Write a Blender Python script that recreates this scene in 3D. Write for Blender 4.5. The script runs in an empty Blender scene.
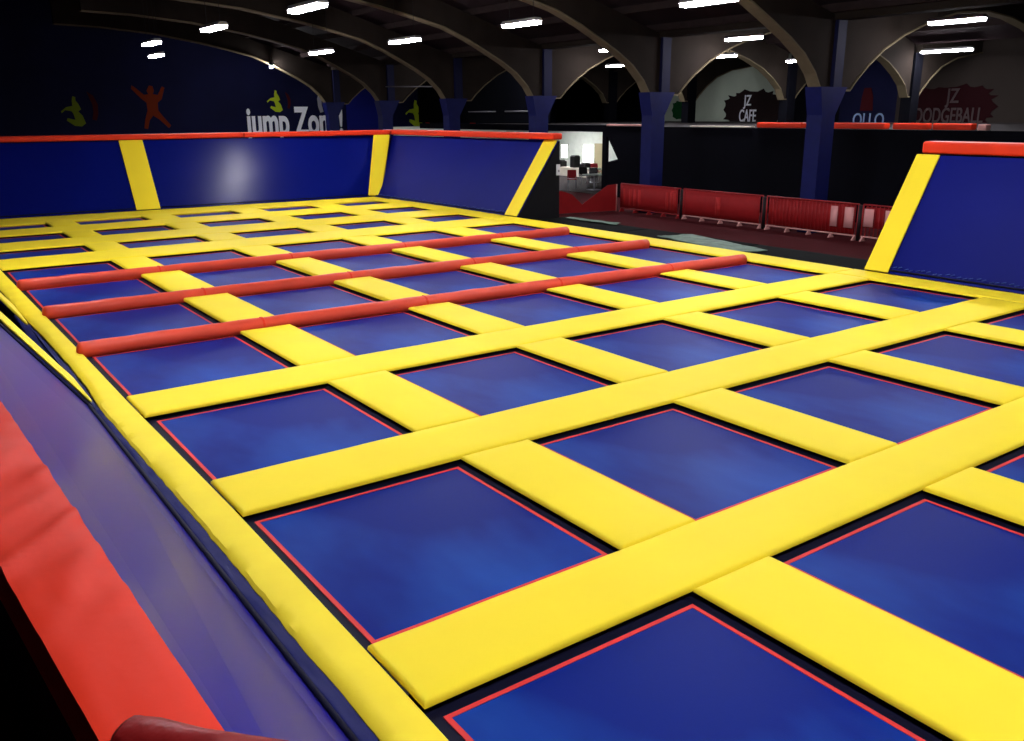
import bpy, bmesh, math, random
from mathutils import Vector, Matrix, noise

sc = bpy.context.scene
COL = sc.collection
random.seed(4)

# ------------------------------------------------------------------ helpers
def lin(c):
    return tuple(((v / 255) / 12.92 if v / 255 <= .04045 else ((v / 255 + .055) / 1.055) ** 2.4) for v in c)

MATS = {}
def mat(name, rgb, rough=.5, spec=.5, var=.0, scale=4., bump=0., bscale=20., metal=0., coat=0., emit=0., wear_sheen=None, wscale=2., stretch=(1, 1, 1)):
    m = bpy.data.materials.new(name)
    m.use_nodes = True
    nt = m.node_tree
    b = nt.nodes['Principled BSDF']
    c = lin(rgb)
    b.inputs['Base Color'].default_value = (*c, 1)
    b.inputs['Roughness'].default_value = rough
    b.inputs['Specular IOR Level'].default_value = spec
    b.inputs['Metallic'].default_value = metal
    b.inputs['Coat Weight'].default_value = coat
    b.inputs['Coat Roughness'].default_value = .25
    tc = nt.nodes.new('ShaderNodeTexCoord')
    mp = nt.nodes.new('ShaderNodeMapping')
    mp.inputs['Scale'].default_value = stretch
    nt.links.new(tc.outputs['Object'], mp.inputs['Vector'])
    if emit:
        b.inputs['Emission Color'].default_value = (*c, 1)
        b.inputs['Emission Strength'].default_value = emit
    if var or wear_sheen:
        n = nt.nodes.new('ShaderNodeTexNoise')
        n.inputs['Scale'].default_value = wscale if wear_sheen else scale
        n.inputs['Detail'].default_value = 4
        nt.links.new(mp.outputs['Vector'], n.inputs['Vector'])
        r = nt.nodes.new('ShaderNodeValToRGB')
        if wear_sheen:
            r.color_ramp.elements[0].position = .45
            r.color_ramp.elements[1].position = .78
            r.color_ramp.elements[0].color = (*c, 1)
            r.color_ramp.elements[1].color = (*lin(wear_sheen), 1)
        else:
            r.color_ramp.elements[0].position = .3
            r.color_ramp.elements[1].position = .7
            r.color_ramp.elements[0].color = (*[v * (1 - var) for v in c], 1)
            r.color_ramp.elements[1].color = (*[min(1, v * (1 + var)) for v in c], 1)
        nt.links.new(n.outputs['Fac'], r.inputs['Fac'])
        nt.links.new(r.outputs['Color'], b.inputs['Base Color'])
    if bump:
        n2 = nt.nodes.new('ShaderNodeTexNoise')
        n2.inputs['Scale'].default_value = bscale
        n2.inputs['Detail'].default_value = 3
        nt.links.new(mp.outputs['Vector'], n2.inputs['Vector'])
        bp = nt.nodes.new('ShaderNodeBump')
        bp.inputs['Strength'].default_value = bump
        bp.inputs['Distance'].default_value = .02
        nt.links.new(n2.outputs['Fac'], bp.inputs['Height'])
        nt.links.new(bp.outputs['Normal'], b.inputs['Normal'])
    MATS[name] = m
    return m

M_YEL = mat('yellow_vinyl', (253, 228, 48), .55, .1, var=.03, scale=1.5, bump=.05, bscale=6)
M_YELP = mat('yellow_vinyl_worn', (253, 228, 52), .55, .12, var=.05, scale=3, bump=.12, bscale=8)
M_RED = mat('red_vinyl', (224, 56, 26), .45, .2, var=.06, scale=2, bump=.15, bscale=5)
M_REDW = mat('red_vinyl_wrinkled', (208, 47, 22), .55, .1, var=.05, scale=2, bump=.1, bscale=6)
M_ROLL = mat('red_roller_vinyl', (222, 76, 50), .45, .25, var=.06, scale=3, bump=.1, bscale=6)
M_BED = mat('blue_jump_fabric', (3, 31, 120), .46, .05, wear_sheen=(30, 84, 172), wscale=.9, bump=.04, bscale=160, stretch=(1, .5, 1))  # paler patches: faded smudges plus light reflections painted into the blue
M_COVER = mat('navy_spring_cover', (8, 10, 36), .7, .15, var=.1)
M_BAND = mat('red_webbing', (214, 48, 44), .6, .3)
M_WALLBED = mat('blue_wall_fabric', (7, 18, 102), .26, .14, var=.08, scale=.7, bump=.03, bscale=90)
M_WALLMATT = mat('blue_wall_fabric_matt', (7, 18, 108), .5, .06, var=.1, scale=.7, bump=.03, bscale=90)
M_LACE = mat('pale_blue_lacing', (60, 84, 150), .6, .2)
M_LEFTBED = mat('blue_wall_vinyl', (32, 27, 126), .3, .1, var=.06, scale=.8, bump=.03, bscale=3)
M_SKIRT = mat('blue_skirt_vinyl', (8, 20, 92), .55, .15, var=.1, bump=.2, bscale=9)
M_BLACK = mat('black_board', (9, 9, 12), .7, .2, var=.1)
M_STEEL = mat('black_steel', (7, 7, 9), .6, .3, var=.1)
M_MAT = mat('black_floor_mat', (6, 9, 8), .85, .03, var=.15, bump=.3, bscale=12)
M_TARP = mat('grey_green_sheet', (84, 108, 92), .6, .15, var=.4, scale=5, bump=.6, bscale=6)
M_CARPET = mat('maroon_carpet', (66, 15, 19), .95, .1, var=.15, scale=6, bump=.3, bscale=120)
M_NAVY = mat('navy_wall_paint', (12, 15, 50), .8, .15, var=.25, scale=.4)
M_NAVYD = mat('dark_navy_drape', (5, 6, 14), .9, .1, var=.2, scale=.5)
M_LITBLUE = mat('lit_blue_wall', (20, 28, 120), .8, .15, var=.15, scale=.4)
M_GREYWALL = mat('grey_green_wall_paint', (178, 190, 172), .85, .15, var=.08, scale=.5)
M_GREYWALLD = mat('dim_grey_paint', (50, 44, 40), .9, .15, var=.08, scale=.5)
M_COLB = mat('blue_column_paint', (7, 16, 76), .6, .2, var=.1)
M_COLU = mat('navy_column_paint', (8, 12, 50), .7, .2, var=.1)
M_CONC = mat('brown_grey_concrete', (40, 34, 29), .9, .1, var=.15, scale=1.2)
M_FLANGE = mat('lit_arch_edge', (104, 94, 72), .85, .15, var=.1)  # yellowish paleness puts the light on the arch edges into the colour
M_ROOF = mat('dark_roof_sheet', (40, 30, 32), .9, .1, var=.15, scale=.6)
M_PURL = mat('dark_purlin_paint', (44, 35, 34), .9, .1, var=.15)
M_HOUS = mat('white_enamel_housing', (190, 190, 190), .5, .3)
M_TUBE = mat('lamp_tube', (250, 246, 255), .5, .2, emit=95.)
M_GUN = mat('dark_wire', (20, 20, 20), .6, .3)
M_BARR = mat('red_barrier_paint', (150, 30, 32), .5, .3, var=.08)
M_BARP = mat('pale_barrier_rail', (206, 150, 142), .5, .3)
M_BAN = mat('red_banner_cloth', (142, 17, 20), .7, .25, var=.1, scale=3)
M_BANL = mat('light_red_banner_print', (166, 32, 30), .7, .25)
M_BANW = mat('pink_white_banner_print', (214, 150, 146), .7, .25)
M_POST = mat('dark_post', (22, 10, 14), .6, .3)
M_WHITE = mat('white_sign_paint', (244, 247, 252), .7, .2)
M_GREYL = mat('grey_sign_paint', (150, 150, 156), .7, .2)
M_DIML = mat('dim_grey_sign_paint', (72, 60, 60), .8, .2)
M_SPLAT = mat('dark_brown_paint', (34, 24, 24), .85, .1)
M_SPLATR = mat('dark_red_paint', (36, 9, 13), .9, .1)
M_LIME = mat('lime_paint', (168, 190, 38), .8, .1)
M_LIMED = mat('olive_lime_paint', (104, 118, 26), .8, .1)
M_ORANGE = mat('burnt_orange_paint', (112, 40, 15), .8, .1)
M_REDP = mat('red_mural_paint', (206, 44, 30), .8, .1)
M_REDPD = mat('dark_red_mural_paint', (60, 12, 17), .8, .1)
M_PALEB = mat('pale_blue_sign_paint', (150, 175, 214), .7, .2)
M_GREEN = mat('green_mural_paint', (20, 74, 36), .8, .1)
M_CREAM = mat('cream_paint', (222, 214, 196), .7, .2, var=.05)
M_CAFE = mat('white_cafe_paint', (206, 214, 200), .8, .15, var=.05)
M_GLASS = mat('bright_window_glass', (250, 252, 255), .2, .5, emit=3.)
M_BEIGE = mat('beige_door_paint', (168, 160, 124), .7, .2)
M_CHRED = mat('red_chair_plastic', (150, 22, 30), .5, .4)
M_CHBLK = mat('black_chair_plastic', (14, 14, 14), .5, .4)
M_TABLE = mat('pale_table_laminate', (200, 216, 204), .4, .4)
M_SOCK = mat('white_plastic', (210, 210, 214), .4, .4)
M_MEZZ = mat('dark_mezzanine_board', (40, 36, 36), .8, .2)

def new_obj(name, me, m=None, parent=None, smooth=False):
    o = bpy.data.objects.new(name, me)
    COL.objects.link(o)
    if m is not None:
        me.materials.append(m)
    if parent is not None:
        o.parent = parent
        o.matrix_parent_inverse = Matrix.Identity(4)
    return o

def finish(name, bm, m, parent=None, smooth=False, wn=False):
    bmesh.ops.recalc_face_normals(bm, faces=bm.faces)
    if smooth:
        for f in bm.faces:
            f.smooth = True
    # put the object origin at the bottom centre of its mesh
    co = [v.co for v in bm.verts]
    c = Vector(((min(v.x for v in co) + max(v.x for v in co)) / 2, (min(v.y for v in co) + max(v.y for v in co)) / 2, min(v.z for v in co)))
    base = parent_world(parent)
    for v in bm.verts:
        v.co -= c
    me = bpy.data.meshes.new(name)
    bm.to_mesh(me)
    bm.free()
    o = new_obj(name, me, m, parent)
    o.location = c - base
    if wn:
        w = o.modifiers.new('weighted_normal', 'WEIGHTED_NORMAL')
        w.keep_sharp = False
    return o

def parent_world(p):
    v = Vector((0, 0, 0))
    while p is not None:
        v += p.location
        p = p.parent
    return v

def tag(o, label=None, cat=None, group=None, kind=None):
    if label: o['label'] = label
    if cat: o['category'] = cat
    if group: o['group'] = group
    if kind: o['kind'] = kind
    return o

def empty(name, loc, label=None, cat=None, group=None, kind=None):
    o = bpy.data.objects.new(name, None)
    o.empty_display_size = .2
    COL.objects.link(o)
    o.location = loc
    return tag(o, label, cat, group, kind)

def hexa(bm, lo, up, bev=0, seg=3):
    vs = [bm.verts.new(p) for p in list(lo) + list(up)]
    fs = [(3, 2, 1, 0), (4, 5, 6, 7), (0, 1, 5, 4), (1, 2, 6, 5), (2, 3, 7, 6), (3, 0, 4, 7)]
    faces = [bm.faces.new([vs[i] for i in f]) for f in fs]
    if bev:
        es = list({e for f in faces for e in f.edges})
        bmesh.ops.bevel(bm, geom=es, offset=bev, segments=seg, profile=.5, affect='EDGES')

def box(bm, x0, x1, y0, y1, z0, z1, bev=0, seg=3):
    hexa(bm, [(x0, y0, z0), (x1, y0, z0), (x1, y1, z0), (x0, y1, z0)], [(x0, y0, z1), (x1, y0, z1), (x1, y1, z1), (x0, y1, z1)], bev, seg)

def tube(bm, a, b, r, n=10, caps=True):
    a = Vector(a); b = Vector(b)
    d = (b - a).normalized()
    u = d.orthogonal().normalized(); w = d.cross(u)
    ra = [bm.verts.new(a + (u * math.cos(t) + w * math.sin(t)) * r) for t in [2 * math.pi * k / n for k in range(n)]]
    rb = [bm.verts.new(b + (u * math.cos(t) + w * math.sin(t)) * r) for t in [2 * math.pi * k / n for k in range(n)]]
    for k in range(n):
        bm.faces.new((ra[k], ra[(k + 1) % n], rb[(k + 1) % n], rb[k]))
    if caps:
        bm.faces.new(ra[::-1]); bm.faces.new(rb)

def prism(bm, pts, off):
    """polygon pts (3D) extruded by vector off"""
    off = Vector(off)
    a = [bm.verts.new(p) for p in pts]
    b = [bm.verts.new(Vector(p) + off) for p in pts]
    n = len(pts)
    bm.faces.new(a[::-1]); bm.faces.new(b)
    for k in range(n):
        bm.faces.new((a[k], a[(k + 1) % n], b[(k + 1) % n], b[k]))

def B():
    return bmesh.new()

def box_obj(name, dims, m, parent=None, bev=0, seg=3):
    bm = B()
    box(bm, *dims, bev, seg)
    return finish(name, bm, m, parent, smooth=bev > 0, wn=bev > 0)

def pad_obj(name, x0, x1, y0, y1, m, z0=-.016, z1=.014, bev=.022, puff=.006, parent=None):
    """soft padded slab: rounded edges, slightly crowned top"""
    bm = B()
    L, W = x1 - x0, y1 - y0
    nx = max(4, min(70, int(L / .12))); ny = max(4, min(24, int(W / .12)))
    def samples(a, b, n):
        s = [a, a + bev * .13, a + bev * .5, a + bev]
        s += [a + bev + (b - a - 2 * bev) * k / n for k in range(1, n)]
        return s + [b - bev, b - bev * .5, b - bev * .13, b]
    xs, ys = samples(x0, x1, nx), samples(y0, y1, ny)
    ph = x0 * 3.1 + y0 * 1.7
    def prof(t, a, b):
        d = min(t - a, b - t)
        if d <= 0: return -bev
        if d < bev: return -bev * (1 - math.sqrt(max(0, 1 - (1 - d / bev) ** 2)))
        return 0
    grid = []
    for x in xs:
        row = []
        for y in ys:
            e = min(prof(x, x0, x1), prof(y, y0, y1))
            u = (x - x0) / L; v = (y - y0) / W
            cr = puff * (4 * u * (1 - u)) ** .35 * (4 * v * (1 - v)) ** .5 if 0 < u < 1 and 0 < v < 1 else 0
            z = z1 + e + cr - puff * .6 + .003 * noise.noise(Vector((x * 2.3 + ph, y * 2.3, 0)))
            row.append(bm.verts.new((x, y, z)))
        grid.append(row)
    for i in range(len(xs) - 1):
        for j in range(len(ys) - 1):
            bm.faces.new((grid[i][j], grid[i + 1][j], grid[i + 1][j + 1], grid[i][j + 1]))
    ring = [grid[i][0] for i in range(len(xs))] + [grid[-1][j] for j in range(1, len(ys))] + [grid[i][-1] for i in range(len(xs) - 2, -1, -1)] + [grid[0][j] for j in range(len(ys) - 2, 0, -1)]
    low = [bm.verts.new((v.co.x, v.co.y, z0)) for v in ring]
    n = len(ring)
    for k in range(n):
        bm.faces.new((ring[k], low[k], low[(k + 1) % n], ring[(k + 1) % n]))
    bm.faces.new(low)
    o = finish(name, bm, m, parent, smooth=True)
    o.data.set_sharp_from_angle(angle=math.radians(62))
    return o

ORD = ['first', 'second', 'third', 'fourth', 'fifth', 'sixth', 'seventh', 'eighth', 'ninth', 'tenth']

# ------------------------------------------------------------------ camera
S = 2.0
CAM = Vector((-.6038, -1.4228, 1.1129)) * S
p, y, r = .286, -.6174, -.0068
cx, sx, cy, sy, cr, sr = math.cos(p), math.sin(p), math.cos(y), math.sin(y), math.cos(r), math.sin(r)
fw = Vector((-sy * cx, cy * cx, -sx)); rt = Vector((cy, sy, 0)); up = rt.cross(fw)
rt2 = cr * rt + sr * up; up2 = -sr * rt + cr * up
cam = bpy.data.cameras.new('camera')
cam.sensor_width = 36; cam.lens = 876.85 / 1024 * 36
cam.clip_start = .05; cam.clip_end = 300
co = bpy.data.objects.new('camera', cam)
COL.objects.link(co)
co.matrix_world = Matrix(((rt2.x, up2.x, -fw.x, CAM.x), (rt2.y, up2.y, -fw.y, CAM.y), (rt2.z, up2.z, -fw.z, CAM.z), (0, 0, 0, 1)))
sc.camera = co

# ------------------------------------------------------------------ deck grid
X = [0.198, 1.977, 3.991, 6.015, 8.017, 9.624]              # pad centre lines (first / last = inner border edges)
Y = {-1: -2.17, 0: -.01, 1: 2.151, 2: 4.307, 3: 6.36, 4: 8.45, 5: 10.58, 6: 12.859, 7: 15.021, 8: 17.162, 9: 18.72}
AW = {-1: .5, 0: .498, 1: .601, 2: .601, 6: 1.062, 7: 1.062, 8: 1.0}
ROLL = (3, 4, 5)
RR = .088
FLOOR_Z = -1.2
def bw(j): return .65 if j >= 5 else .562
ROWNAME = {8: 'row against the back wall', 7: 'second row from back wall', 6: 'third row from back wall', 5: 'row behind the far red roller',
           4: 'row between far and middle rollers', 3: 'row between middle and near rollers', 2: 'row before the near red roller',
           1: 'second row before near red roller', 0: 'third row before near red roller', -1: 'fourth row before near red roller'}
def rowcols(j): return range(3) if j == -1 else range(5)

SKEW = {3: .27, 4: .22, 5: .14}
def roll_y(j, x): return Y[j] + .02 - SKEW[j] * (max(0, x - 1.0) / 8.6) ** 1.3
def row_y(j, x=4.8):
    if j in ROLL: lo = roll_y(j, x) + RR + .012
    else: lo = Y[j] + AW[j] / 2
    if j == 8: hi = Y[9]
    elif j + 1 in ROLL: hi = roll_y(j + 1, x) - RR - .012
    else: hi = Y[j + 1] - AW[j + 1] / 2
    return lo, hi
def lerp_tab(tab):
    def f(v):
        if v <= tab[0][0]: return tab[0][1]
        for (a, p), (b, q) in zip(tab, tab[1:]):
            if v <= b: return p + (q - p) * (v - a) / (b - a)
        return tab[-1][1]
    return f
xin = lerp_tab([(-3, .15), (0, .19), (2, .198), (4.5, .172), (6.6, .168), (8.5, .152), (12, .125), (19, .12)])
def pad_x(i, j):
    if j >= 5 and i == 1: return X[1] - .31, 2.2
    if j >= 5 and i == 2: return 3.65, 4.28
    return X[i] - bw(j) / 2, X[i] + bw(j) / 2
def col_x(i, j):
    return ((X[0] if j < 2 else xin(Y[j] + 1) + .012) if i == 0 else pad_x(i, j)[1]), ((X[5] if j > 1 else 9.7) if i == 4 else pad_x(i + 1, j)[0])

for j in range(-1, 9):
    for i in rowcols(j):
        x0, x1 = col_x(i, j)
        y0, y1 = row_y(j, (x0 + x1) / 2)
        oy0 = roll_y(j, (x0 + x1) / 2) + .06 if j in ROLL else y0
        oy1 = roll_y(j + 1, (x0 + x1) / 2) - .06 if j + 1 in ROLL else y1
        zb = -.046
        lab = 'blue trampoline bed %s from left border, %s' % (ORD[i], ROWNAME[j])
        t = empty('trampoline', ((x0 + x1) / 2, (y0 + y1) / 2, zb - .01), lab, 'trampoline', 'trampoline beds in the padded court')
        q = .052
        a, b, c, d = x0 + q, x1 - q, oy0 + q, oy1 - q
        w = .024
        bm = B(); box(bm, a + w, b - w, c + w, d - w, zb - .006, zb + .004)
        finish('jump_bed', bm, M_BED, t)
        def ring(bm, o0, o1, o2, o3, i0, i1, i2, i3, z0, z1):
            for (p0, p1, p2, p3) in ((o0, o1, o2, i2), (o0, o1, i3, o3), (o0, i0, i2, i3), (i1, o1, i2, i3)):
                box(bm, p0, p1, p2, p3, z0, z1)
        bm = B(); ring(bm, a, b, c, d, a + w, b - w, c + w, d - w, zb - .006, zb + .006)
        bmesh.ops.remove_doubles(bm, verts=bm.verts, dist=1e-5)
        finish('border_band', bm, M_BAND, t)
        e = .07
        bm = B(); ring(bm, x0 - e, x1 + e, oy0 - (.0 if j in ROLL else e), oy1 + (.0 if j + 1 in ROLL else e), a, b, c, d, zb - .008, zb)
        bmesh.ops.remove_doubles(bm, verts=bm.verts, dist=1e-5)
        finish('spring_cover', bm, M_COVER, t)

# steel frame below the pads
fr = empty('support_grid', (4.9, 8, FLOOR_Z), 'black steel frame grid carrying the yellow pads and trampoline beds', 'frame')
bm = B()
for j in range(-1, 9):
    h = .05 if j in ROLL else AW[j] / 2 - .12
    xe = X[5] if j > -1 else X[3]
    box(bm, X[0] - .05, xe + .05, Y[j] - h - (.1 if j in ROLL else 0), Y[j] + h, -.14, -.1 if j in ROLL else -.018)
finish('cross_rail', bm, M_STEEL, fr)
bm = B()
for i in range(1, 5):
    box(bm, X[i] - .13, X[i] + .13, Y[-1] if i < 4 else Y[0], Y[9] + .05, -.15, -.02)
finish('long_rail', bm, M_STEEL, fr)
bm = B()
box(bm, .09, .127, -3.2, 18.85, -.12, -.058); box(bm, 9.8, 10.15, Y[0], 18.85, -.12, -.018); box(bm, .1, 9.9, 18.87, 19.3, -.12, -.058)
finish('outer_rail', bm, M_STEEL, fr)
bm = B()
for gx in (.05, 1.977, 3.991, 6.015, 8.017, 9.95):
    for gy in (.4, 4.3, 8.45, 12.86, 17.2):
        box(bm, gx - .05, gx + .05, gy - .05, gy + .05, FLOOR_Z, -.12)
tag(finish('support_leg', bm, M_STEEL, fr), kind='stuff')
# blue cloth skirt down the left side of the deck, seen through the gap in the left wall
bm = B(); box(bm, -.06, -.02, 4.5, 18.7, FLOOR_Z, -.06)
finish('side_skirt', bm, M_SKIRT, fr)

# yellow cross pads (along X), each one long pad
for j in range(-1, 9):
    if j in ROLL: continue
    x1 = X[3] if j == -1 else (9.695 if j < 3 else X[5] - .006)
    if j == -1: lab = 'yellow cross pad closest to the camera, before the fourth row'
    else:
        lab = 'long yellow cross pad between trampoline rows %s counted from the back wall' % (
            {8: 'one and two', 7: 'two and three', 6: 'three and four', 2: 'seven and eight', 1: 'eight and nine', 0: 'nine and ten'}[j])
    o = pad_obj('cross_pad', xin(Y[j]) + .008, x1, Y[j] - AW[j] / 2, Y[j] + AW[j] / 2, M_YEL)
    tag(o, lab, 'pad', 'long yellow cross pads')
# yellow pads between columns (along Y)
for j in range(-1, 9):
    for i in range(1, 5):
        y0, y1 = row_y(j, X[i])
        if j == -1 and i > 3: continue
        lab = 'yellow pad between columns %s from left border, %s' % (
            {1: 'one and two', 2: 'two and three', 3: 'three and four', 4: 'four and five'}[i], ROWNAME[j])
        zz = .03 if j in (3, 4) else .014
        o = pad_obj('divider_pad', *pad_x(i, j), y0 + .005, y1 - .005, M_YEL, z1=zz, bev=.024 if zz > .02 else .022)
        tag(o, lab, 'pad', 'yellow divider pads')
# red rollers
for j, nm in ((3, 'near'), (4, 'middle'), (5, 'far')):
    t = empty('padded_roller', (4.7, Y[j], -.1), 'long red padded roller across the court, the %s one of three' % {3: 'nearest', 4: 'middle', 5: 'farthest'}[j], 'roller', 'red padded rollers')
    bm = B()
    n, m_ = 14, 60
    rings = []
    xa, xb = .12, 9.61
    yl = lambda x: roll_y(j, x)
    st = [(xa, .02), (xa + .01, .055), (xa + .03, .08)] + [(xa + .05 + (xb - xa - .1) * k / m_, RR + .004 * math.sin(k * 1.7) * math.sin(k * .37)) for k in range(m_ + 1)] + [(xb - .05, .082), (xb - .02, .06), (xb, .02)]
    for x, rr in st:
        rings.append([bm.verts.new((x, yl(x) + rr * math.cos(a), .012 + rr * math.sin(a))) for a in [2 * math.pi * k / n for k in range(n)]])
    for a, b in zip(rings, rings[1:]):
        for k in range(n):
            bm.faces.new((a[k], b[k], b[(k + 1) % n], a[(k + 1) % n]))
    bm.faces.new(rings[0]); bm.faces.new(rings[-1][::-1])
    rc = finish('roller_cover', bm, M_ROLL, t, smooth=True)
    for k in range(1, 5):
        bm = B()
        xc = X[k]
        pr = []
        for x in (xc - .012, xc + .012):
            pr.append([bm.verts.new((x, yl(x) + (RR + .005) * math.cos(a), .012 + (RR + .005) * math.sin(a))) for a in [2 * math.pi * q / n for q in range(n)]])
        for q in range(n):
            bm.faces.new((pr[0][q], pr[1][q], pr[1][(q + 1) % n], pr[0][(q + 1) % n]))
        bm.faces.new(pr[0]); bm.faces.new(pr[1][::-1])
        finish('seam', bm, M_RED, rc, smooth=False)

# borders
def ragged_border(name, xo, xi, ya, yb, m):
    bm = B()
    n = int((yb - ya) / .06)
    rows = []
    for k in range(n + 1):
        yy = ya + (yb - ya) * k / n
        rag = .006 * noise.noise(Vector((yy * 3.1, 1.3, 0))) + .006 * noise.noise(Vector((yy * 9, 7, 0)))
        o = xo(yy) + rag
        i = xi(yy)
        zw = .002 * noise.noise(Vector((yy * 4, 3, 0)))
        w = i - o
        rows.append([bm.verts.new(c) for c in ((o, yy, -.055), (o - .004, yy, -.03), (o + .012, yy, -.012 + zw), (o + w * .3, yy, zw), (o + w * .7, yy, zw), (i - .012, yy, -.004 + zw), (i, yy, -.02), (i, yy, -.052))])
    for a, b in zip(rows, rows[1:]):
        for q in range(7):
            bm.faces.new((a[q], a[q + 1], b[q + 1], b[q]))
        bm.faces.new((a[7], a[0], b[0], b[7]))
    bm.faces.new(rows[0]); bm.faces.new(rows[-1][::-1])
    o = finish(name, bm, m, smooth=True)
    o.data.set_sharp_from_angle(angle=math.radians(35))
    return o
xout = lerp_tab([(-1, -.01), (.5, -.017), (1.9, -.012), (2.6, -.022), (4.4, -.04), (5.2, -.012), (6.1, -.006), (7.3, -.02), (8.4, -.05), (9, -.065), (19, -.08)])
tag(ragged_border('border_pad', xout, xin, -3.2, 18.715, M_YELP), 'long yellow border pad with ragged edge beside the purple blue panel', 'pad', 'yellow border pads')
tag(pad_obj('border_pad', 9.702, 10.215, Y[0] - 2, 4.6, M_YEL), 'yellow border pad at foot of the large plain blue sloped panel', 'pad', 'yellow border pads')
tag(pad_obj('border_pad', X[5] + .004, 10.215, 4.61, 13.3, M_YEL), 'long yellow border pad beside the black walkway mats', 'pad', 'yellow border pads')
tag(pad_obj('border_pad', X[5] + .004, 10.21, 13.31, 18.7, M_YEL), 'yellow border pad at foot of the slanted panel by the far corner', 'pad', 'yellow border pads')
bm = B()
hexa(bm, [(-.6, 18.73, -.05), (10.1, 18.73, -.05), (10.08, 19.68, -.05), (-.6, 20.15, -.05)], [(-.6, 18.73, 0), (10.1, 18.73, 0), (10.08, 19.68, 0), (-.6, 20.15, 0)], .02)
tag(finish('border_pad', bm, M_YEL, smooth=True, wn=True), 'thin yellow border pad along the foot of the back wall', 'pad', 'yellow border pads')

# ------------------------------------------------------------------ slanted walls
def slab(bm, b0, b1, t1, t0, th, bev=0):
    """quad b0 b1 (base) t1 t0 (top), extruded by th against its front normal"""
    b0, b1, t1, t0 = map(Vector, (b0, b1, t1, t0))
    n = (b1 - b0).cross(t0 - b0).normalized() * -th
    hexa(bm, [b0 + n, b1 + n, t1 + n, t0 + n], [b0, b1, t1, t0], bev)

def sloped_wall(b0, b1, t1, t0, label, group='sloped trampoline walls', m=M_WALLBED, lace=False):
    """b0->b1 base edge so that the front normal faces the court"""
    b0, b1, t1, t0 = map(Vector, (b0, b1, t1, t0))
    t = empty('sloped_trampoline', ((b0 + b1) / 2).to_tuple()[:2] + (FLOOR_Z,), label, 'trampoline', group)
    n = (b1 - b0).cross(t0 - b0).normalized()
    bm = B(); slab(bm, b0 + n * .0, b1 + n * .0, t1 + n * .0, t0 + n * .0, .02)
    jb = finish('jump_bed', bm, m, t)
    u = (b1 - b0).normalized(); vv = (t0 - b0).normalized()
    bm = B()
    e = n * .006
    for (pa, pb) in ((b0 + vv * .05, b1 + vv * .05), (b0 + u * .06 + vv * .02, t0 + u * .06), (b1 - u * .06 + vv * .02, t1 - u * .06)):
        tube(bm, pa + e, pb + e, .014, 6)
    finish('edge_cord', bm, M_COVER, jb, smooth=True)
    if lace:
        bm = B()
        L = (b1 - b0).length; k = 0.15
        while k < L - .2:
            pa = b0 + u * k + vv * (.085 + .012 * math.sin(k * 17)) + n * .008
            tube(bm, pa, pa + u * .05 + vv * .02, .007, 5)
            k += .085 + .02 * math.sin(k * 31)
        tag(finish('lacing', bm, M_LACE, jb, smooth=True), kind='stuff')
    # black timber backing: slope down to the floor at the rear
    k = n * -.03
    p0, p1, q1, q0 = b0 + k, b1 + k, t1 + k, t0 + k
    g = lambda v: Vector((v.x, v.y, FLOOR_Z))
    out = (t0 - b0); out.z = 0; out.normalize()
    bm = B()
    hexa(bm, [g(p0), g(p1), g(q1) + out * .1, g(q0) + out * .1], [p0, p1, q1 + out * .1, q0 + out * .1])
    finish('backing_board', bm, M_BLACK, t)
    return t

def strip(b0, b1, t1, t0, label, lift=.035, m=M_YEL):
    b0, b1, t1, t0 = map(Vector, (b0, b1, t1, t0))
    n = (b1 - b0).cross(t0 - b0).normalized()
    bm = B()
    slab(bm, b0 + n * lift, b1 + n * lift, t1 + n * lift, t0 + n * lift, lift - .003, .015)
    return tag(finish('slope_pad', bm, m, smooth=True, wn=True), label, 'pad', 'yellow slope pads')

def top_pad(pts, z0, z1, label, m=M_RED, bev=.035):
    bm = B()
    lo = [(x, y, z0) for x, y in pts]; hi = [(x, y, z1) for x, y in pts]
    hexa(bm, lo, hi, bev, 4)
    return tag(finish('wall_top_pad', bm, m, smooth=True, wn=True), label, 'pad', 'red wall top pads')

# back wall (slightly skewed), bays left of strip, right of strip
def yb(x): return 20.18 - .04 * x
HB, RB = 1.62, 1.0
sx0, sx1 = 3.86, 4.42
def bk(x): return (x, yb(x), 0.)
def tk(x): return (x, yb(x) + RB, HB)
# court side normal: base edge runs +x, top is +y -> normal (b1-b0)x(t0-b0) = x cross (y,z) = (0,-z, y): faces -y/up. good
sloped_wall(bk(-2.5), bk(sx0 + .28), tk(sx0 + .28), tk(-2.5), 'blue sloped trampoline wall at the back, left of the yellow strip')
tc = (11.2, 20.68, HB)
sloped_wall(bk(sx0 + .285), (10.02, yb(10.02), 0), tc, tk(sx0 + .285), 'wide blue sloped trampoline wall at the back, between the two yellow strips')
strip(bk(sx0), bk(sx1), tk(sx1), tk(sx0), 'yellow strip pad running up the middle of the back wall')
# right wall, far part: base along x=10.27 from corner to y 13.1
rb0, rb1 = (10.06, 19.72, 0), (10.28, 13.1, 0)
rt0, rt1 = (11.22, 20.62, HB), (11.42, 13.1, HB)
sloped_wall(rb0, rb1, rt1, rt0, 'blue slanted trampoline panel from the back corner to the black wedge', m=M_WALLMATT, lace=True)
strip((10.27, 13.55, 0), rb1, rt1, (11.4, 13.55, HB), 'yellow strip pad on the slanted end beside the black wedge')
# corner strip: bridges the two slopes
cp0 = Vector((9.98, yb(9.98) - .02, .02)); cp1 = Vector((10.2, 19.4, .02))
ct0 = Vector((10.66, 20.6, HB)); ct1 = Vector((11.06, 20.38, HB))
strip(cp0, cp1, ct1, ct0, 'yellow strip pad with rounded foot in the back corner of the court', lift=.06)
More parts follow.
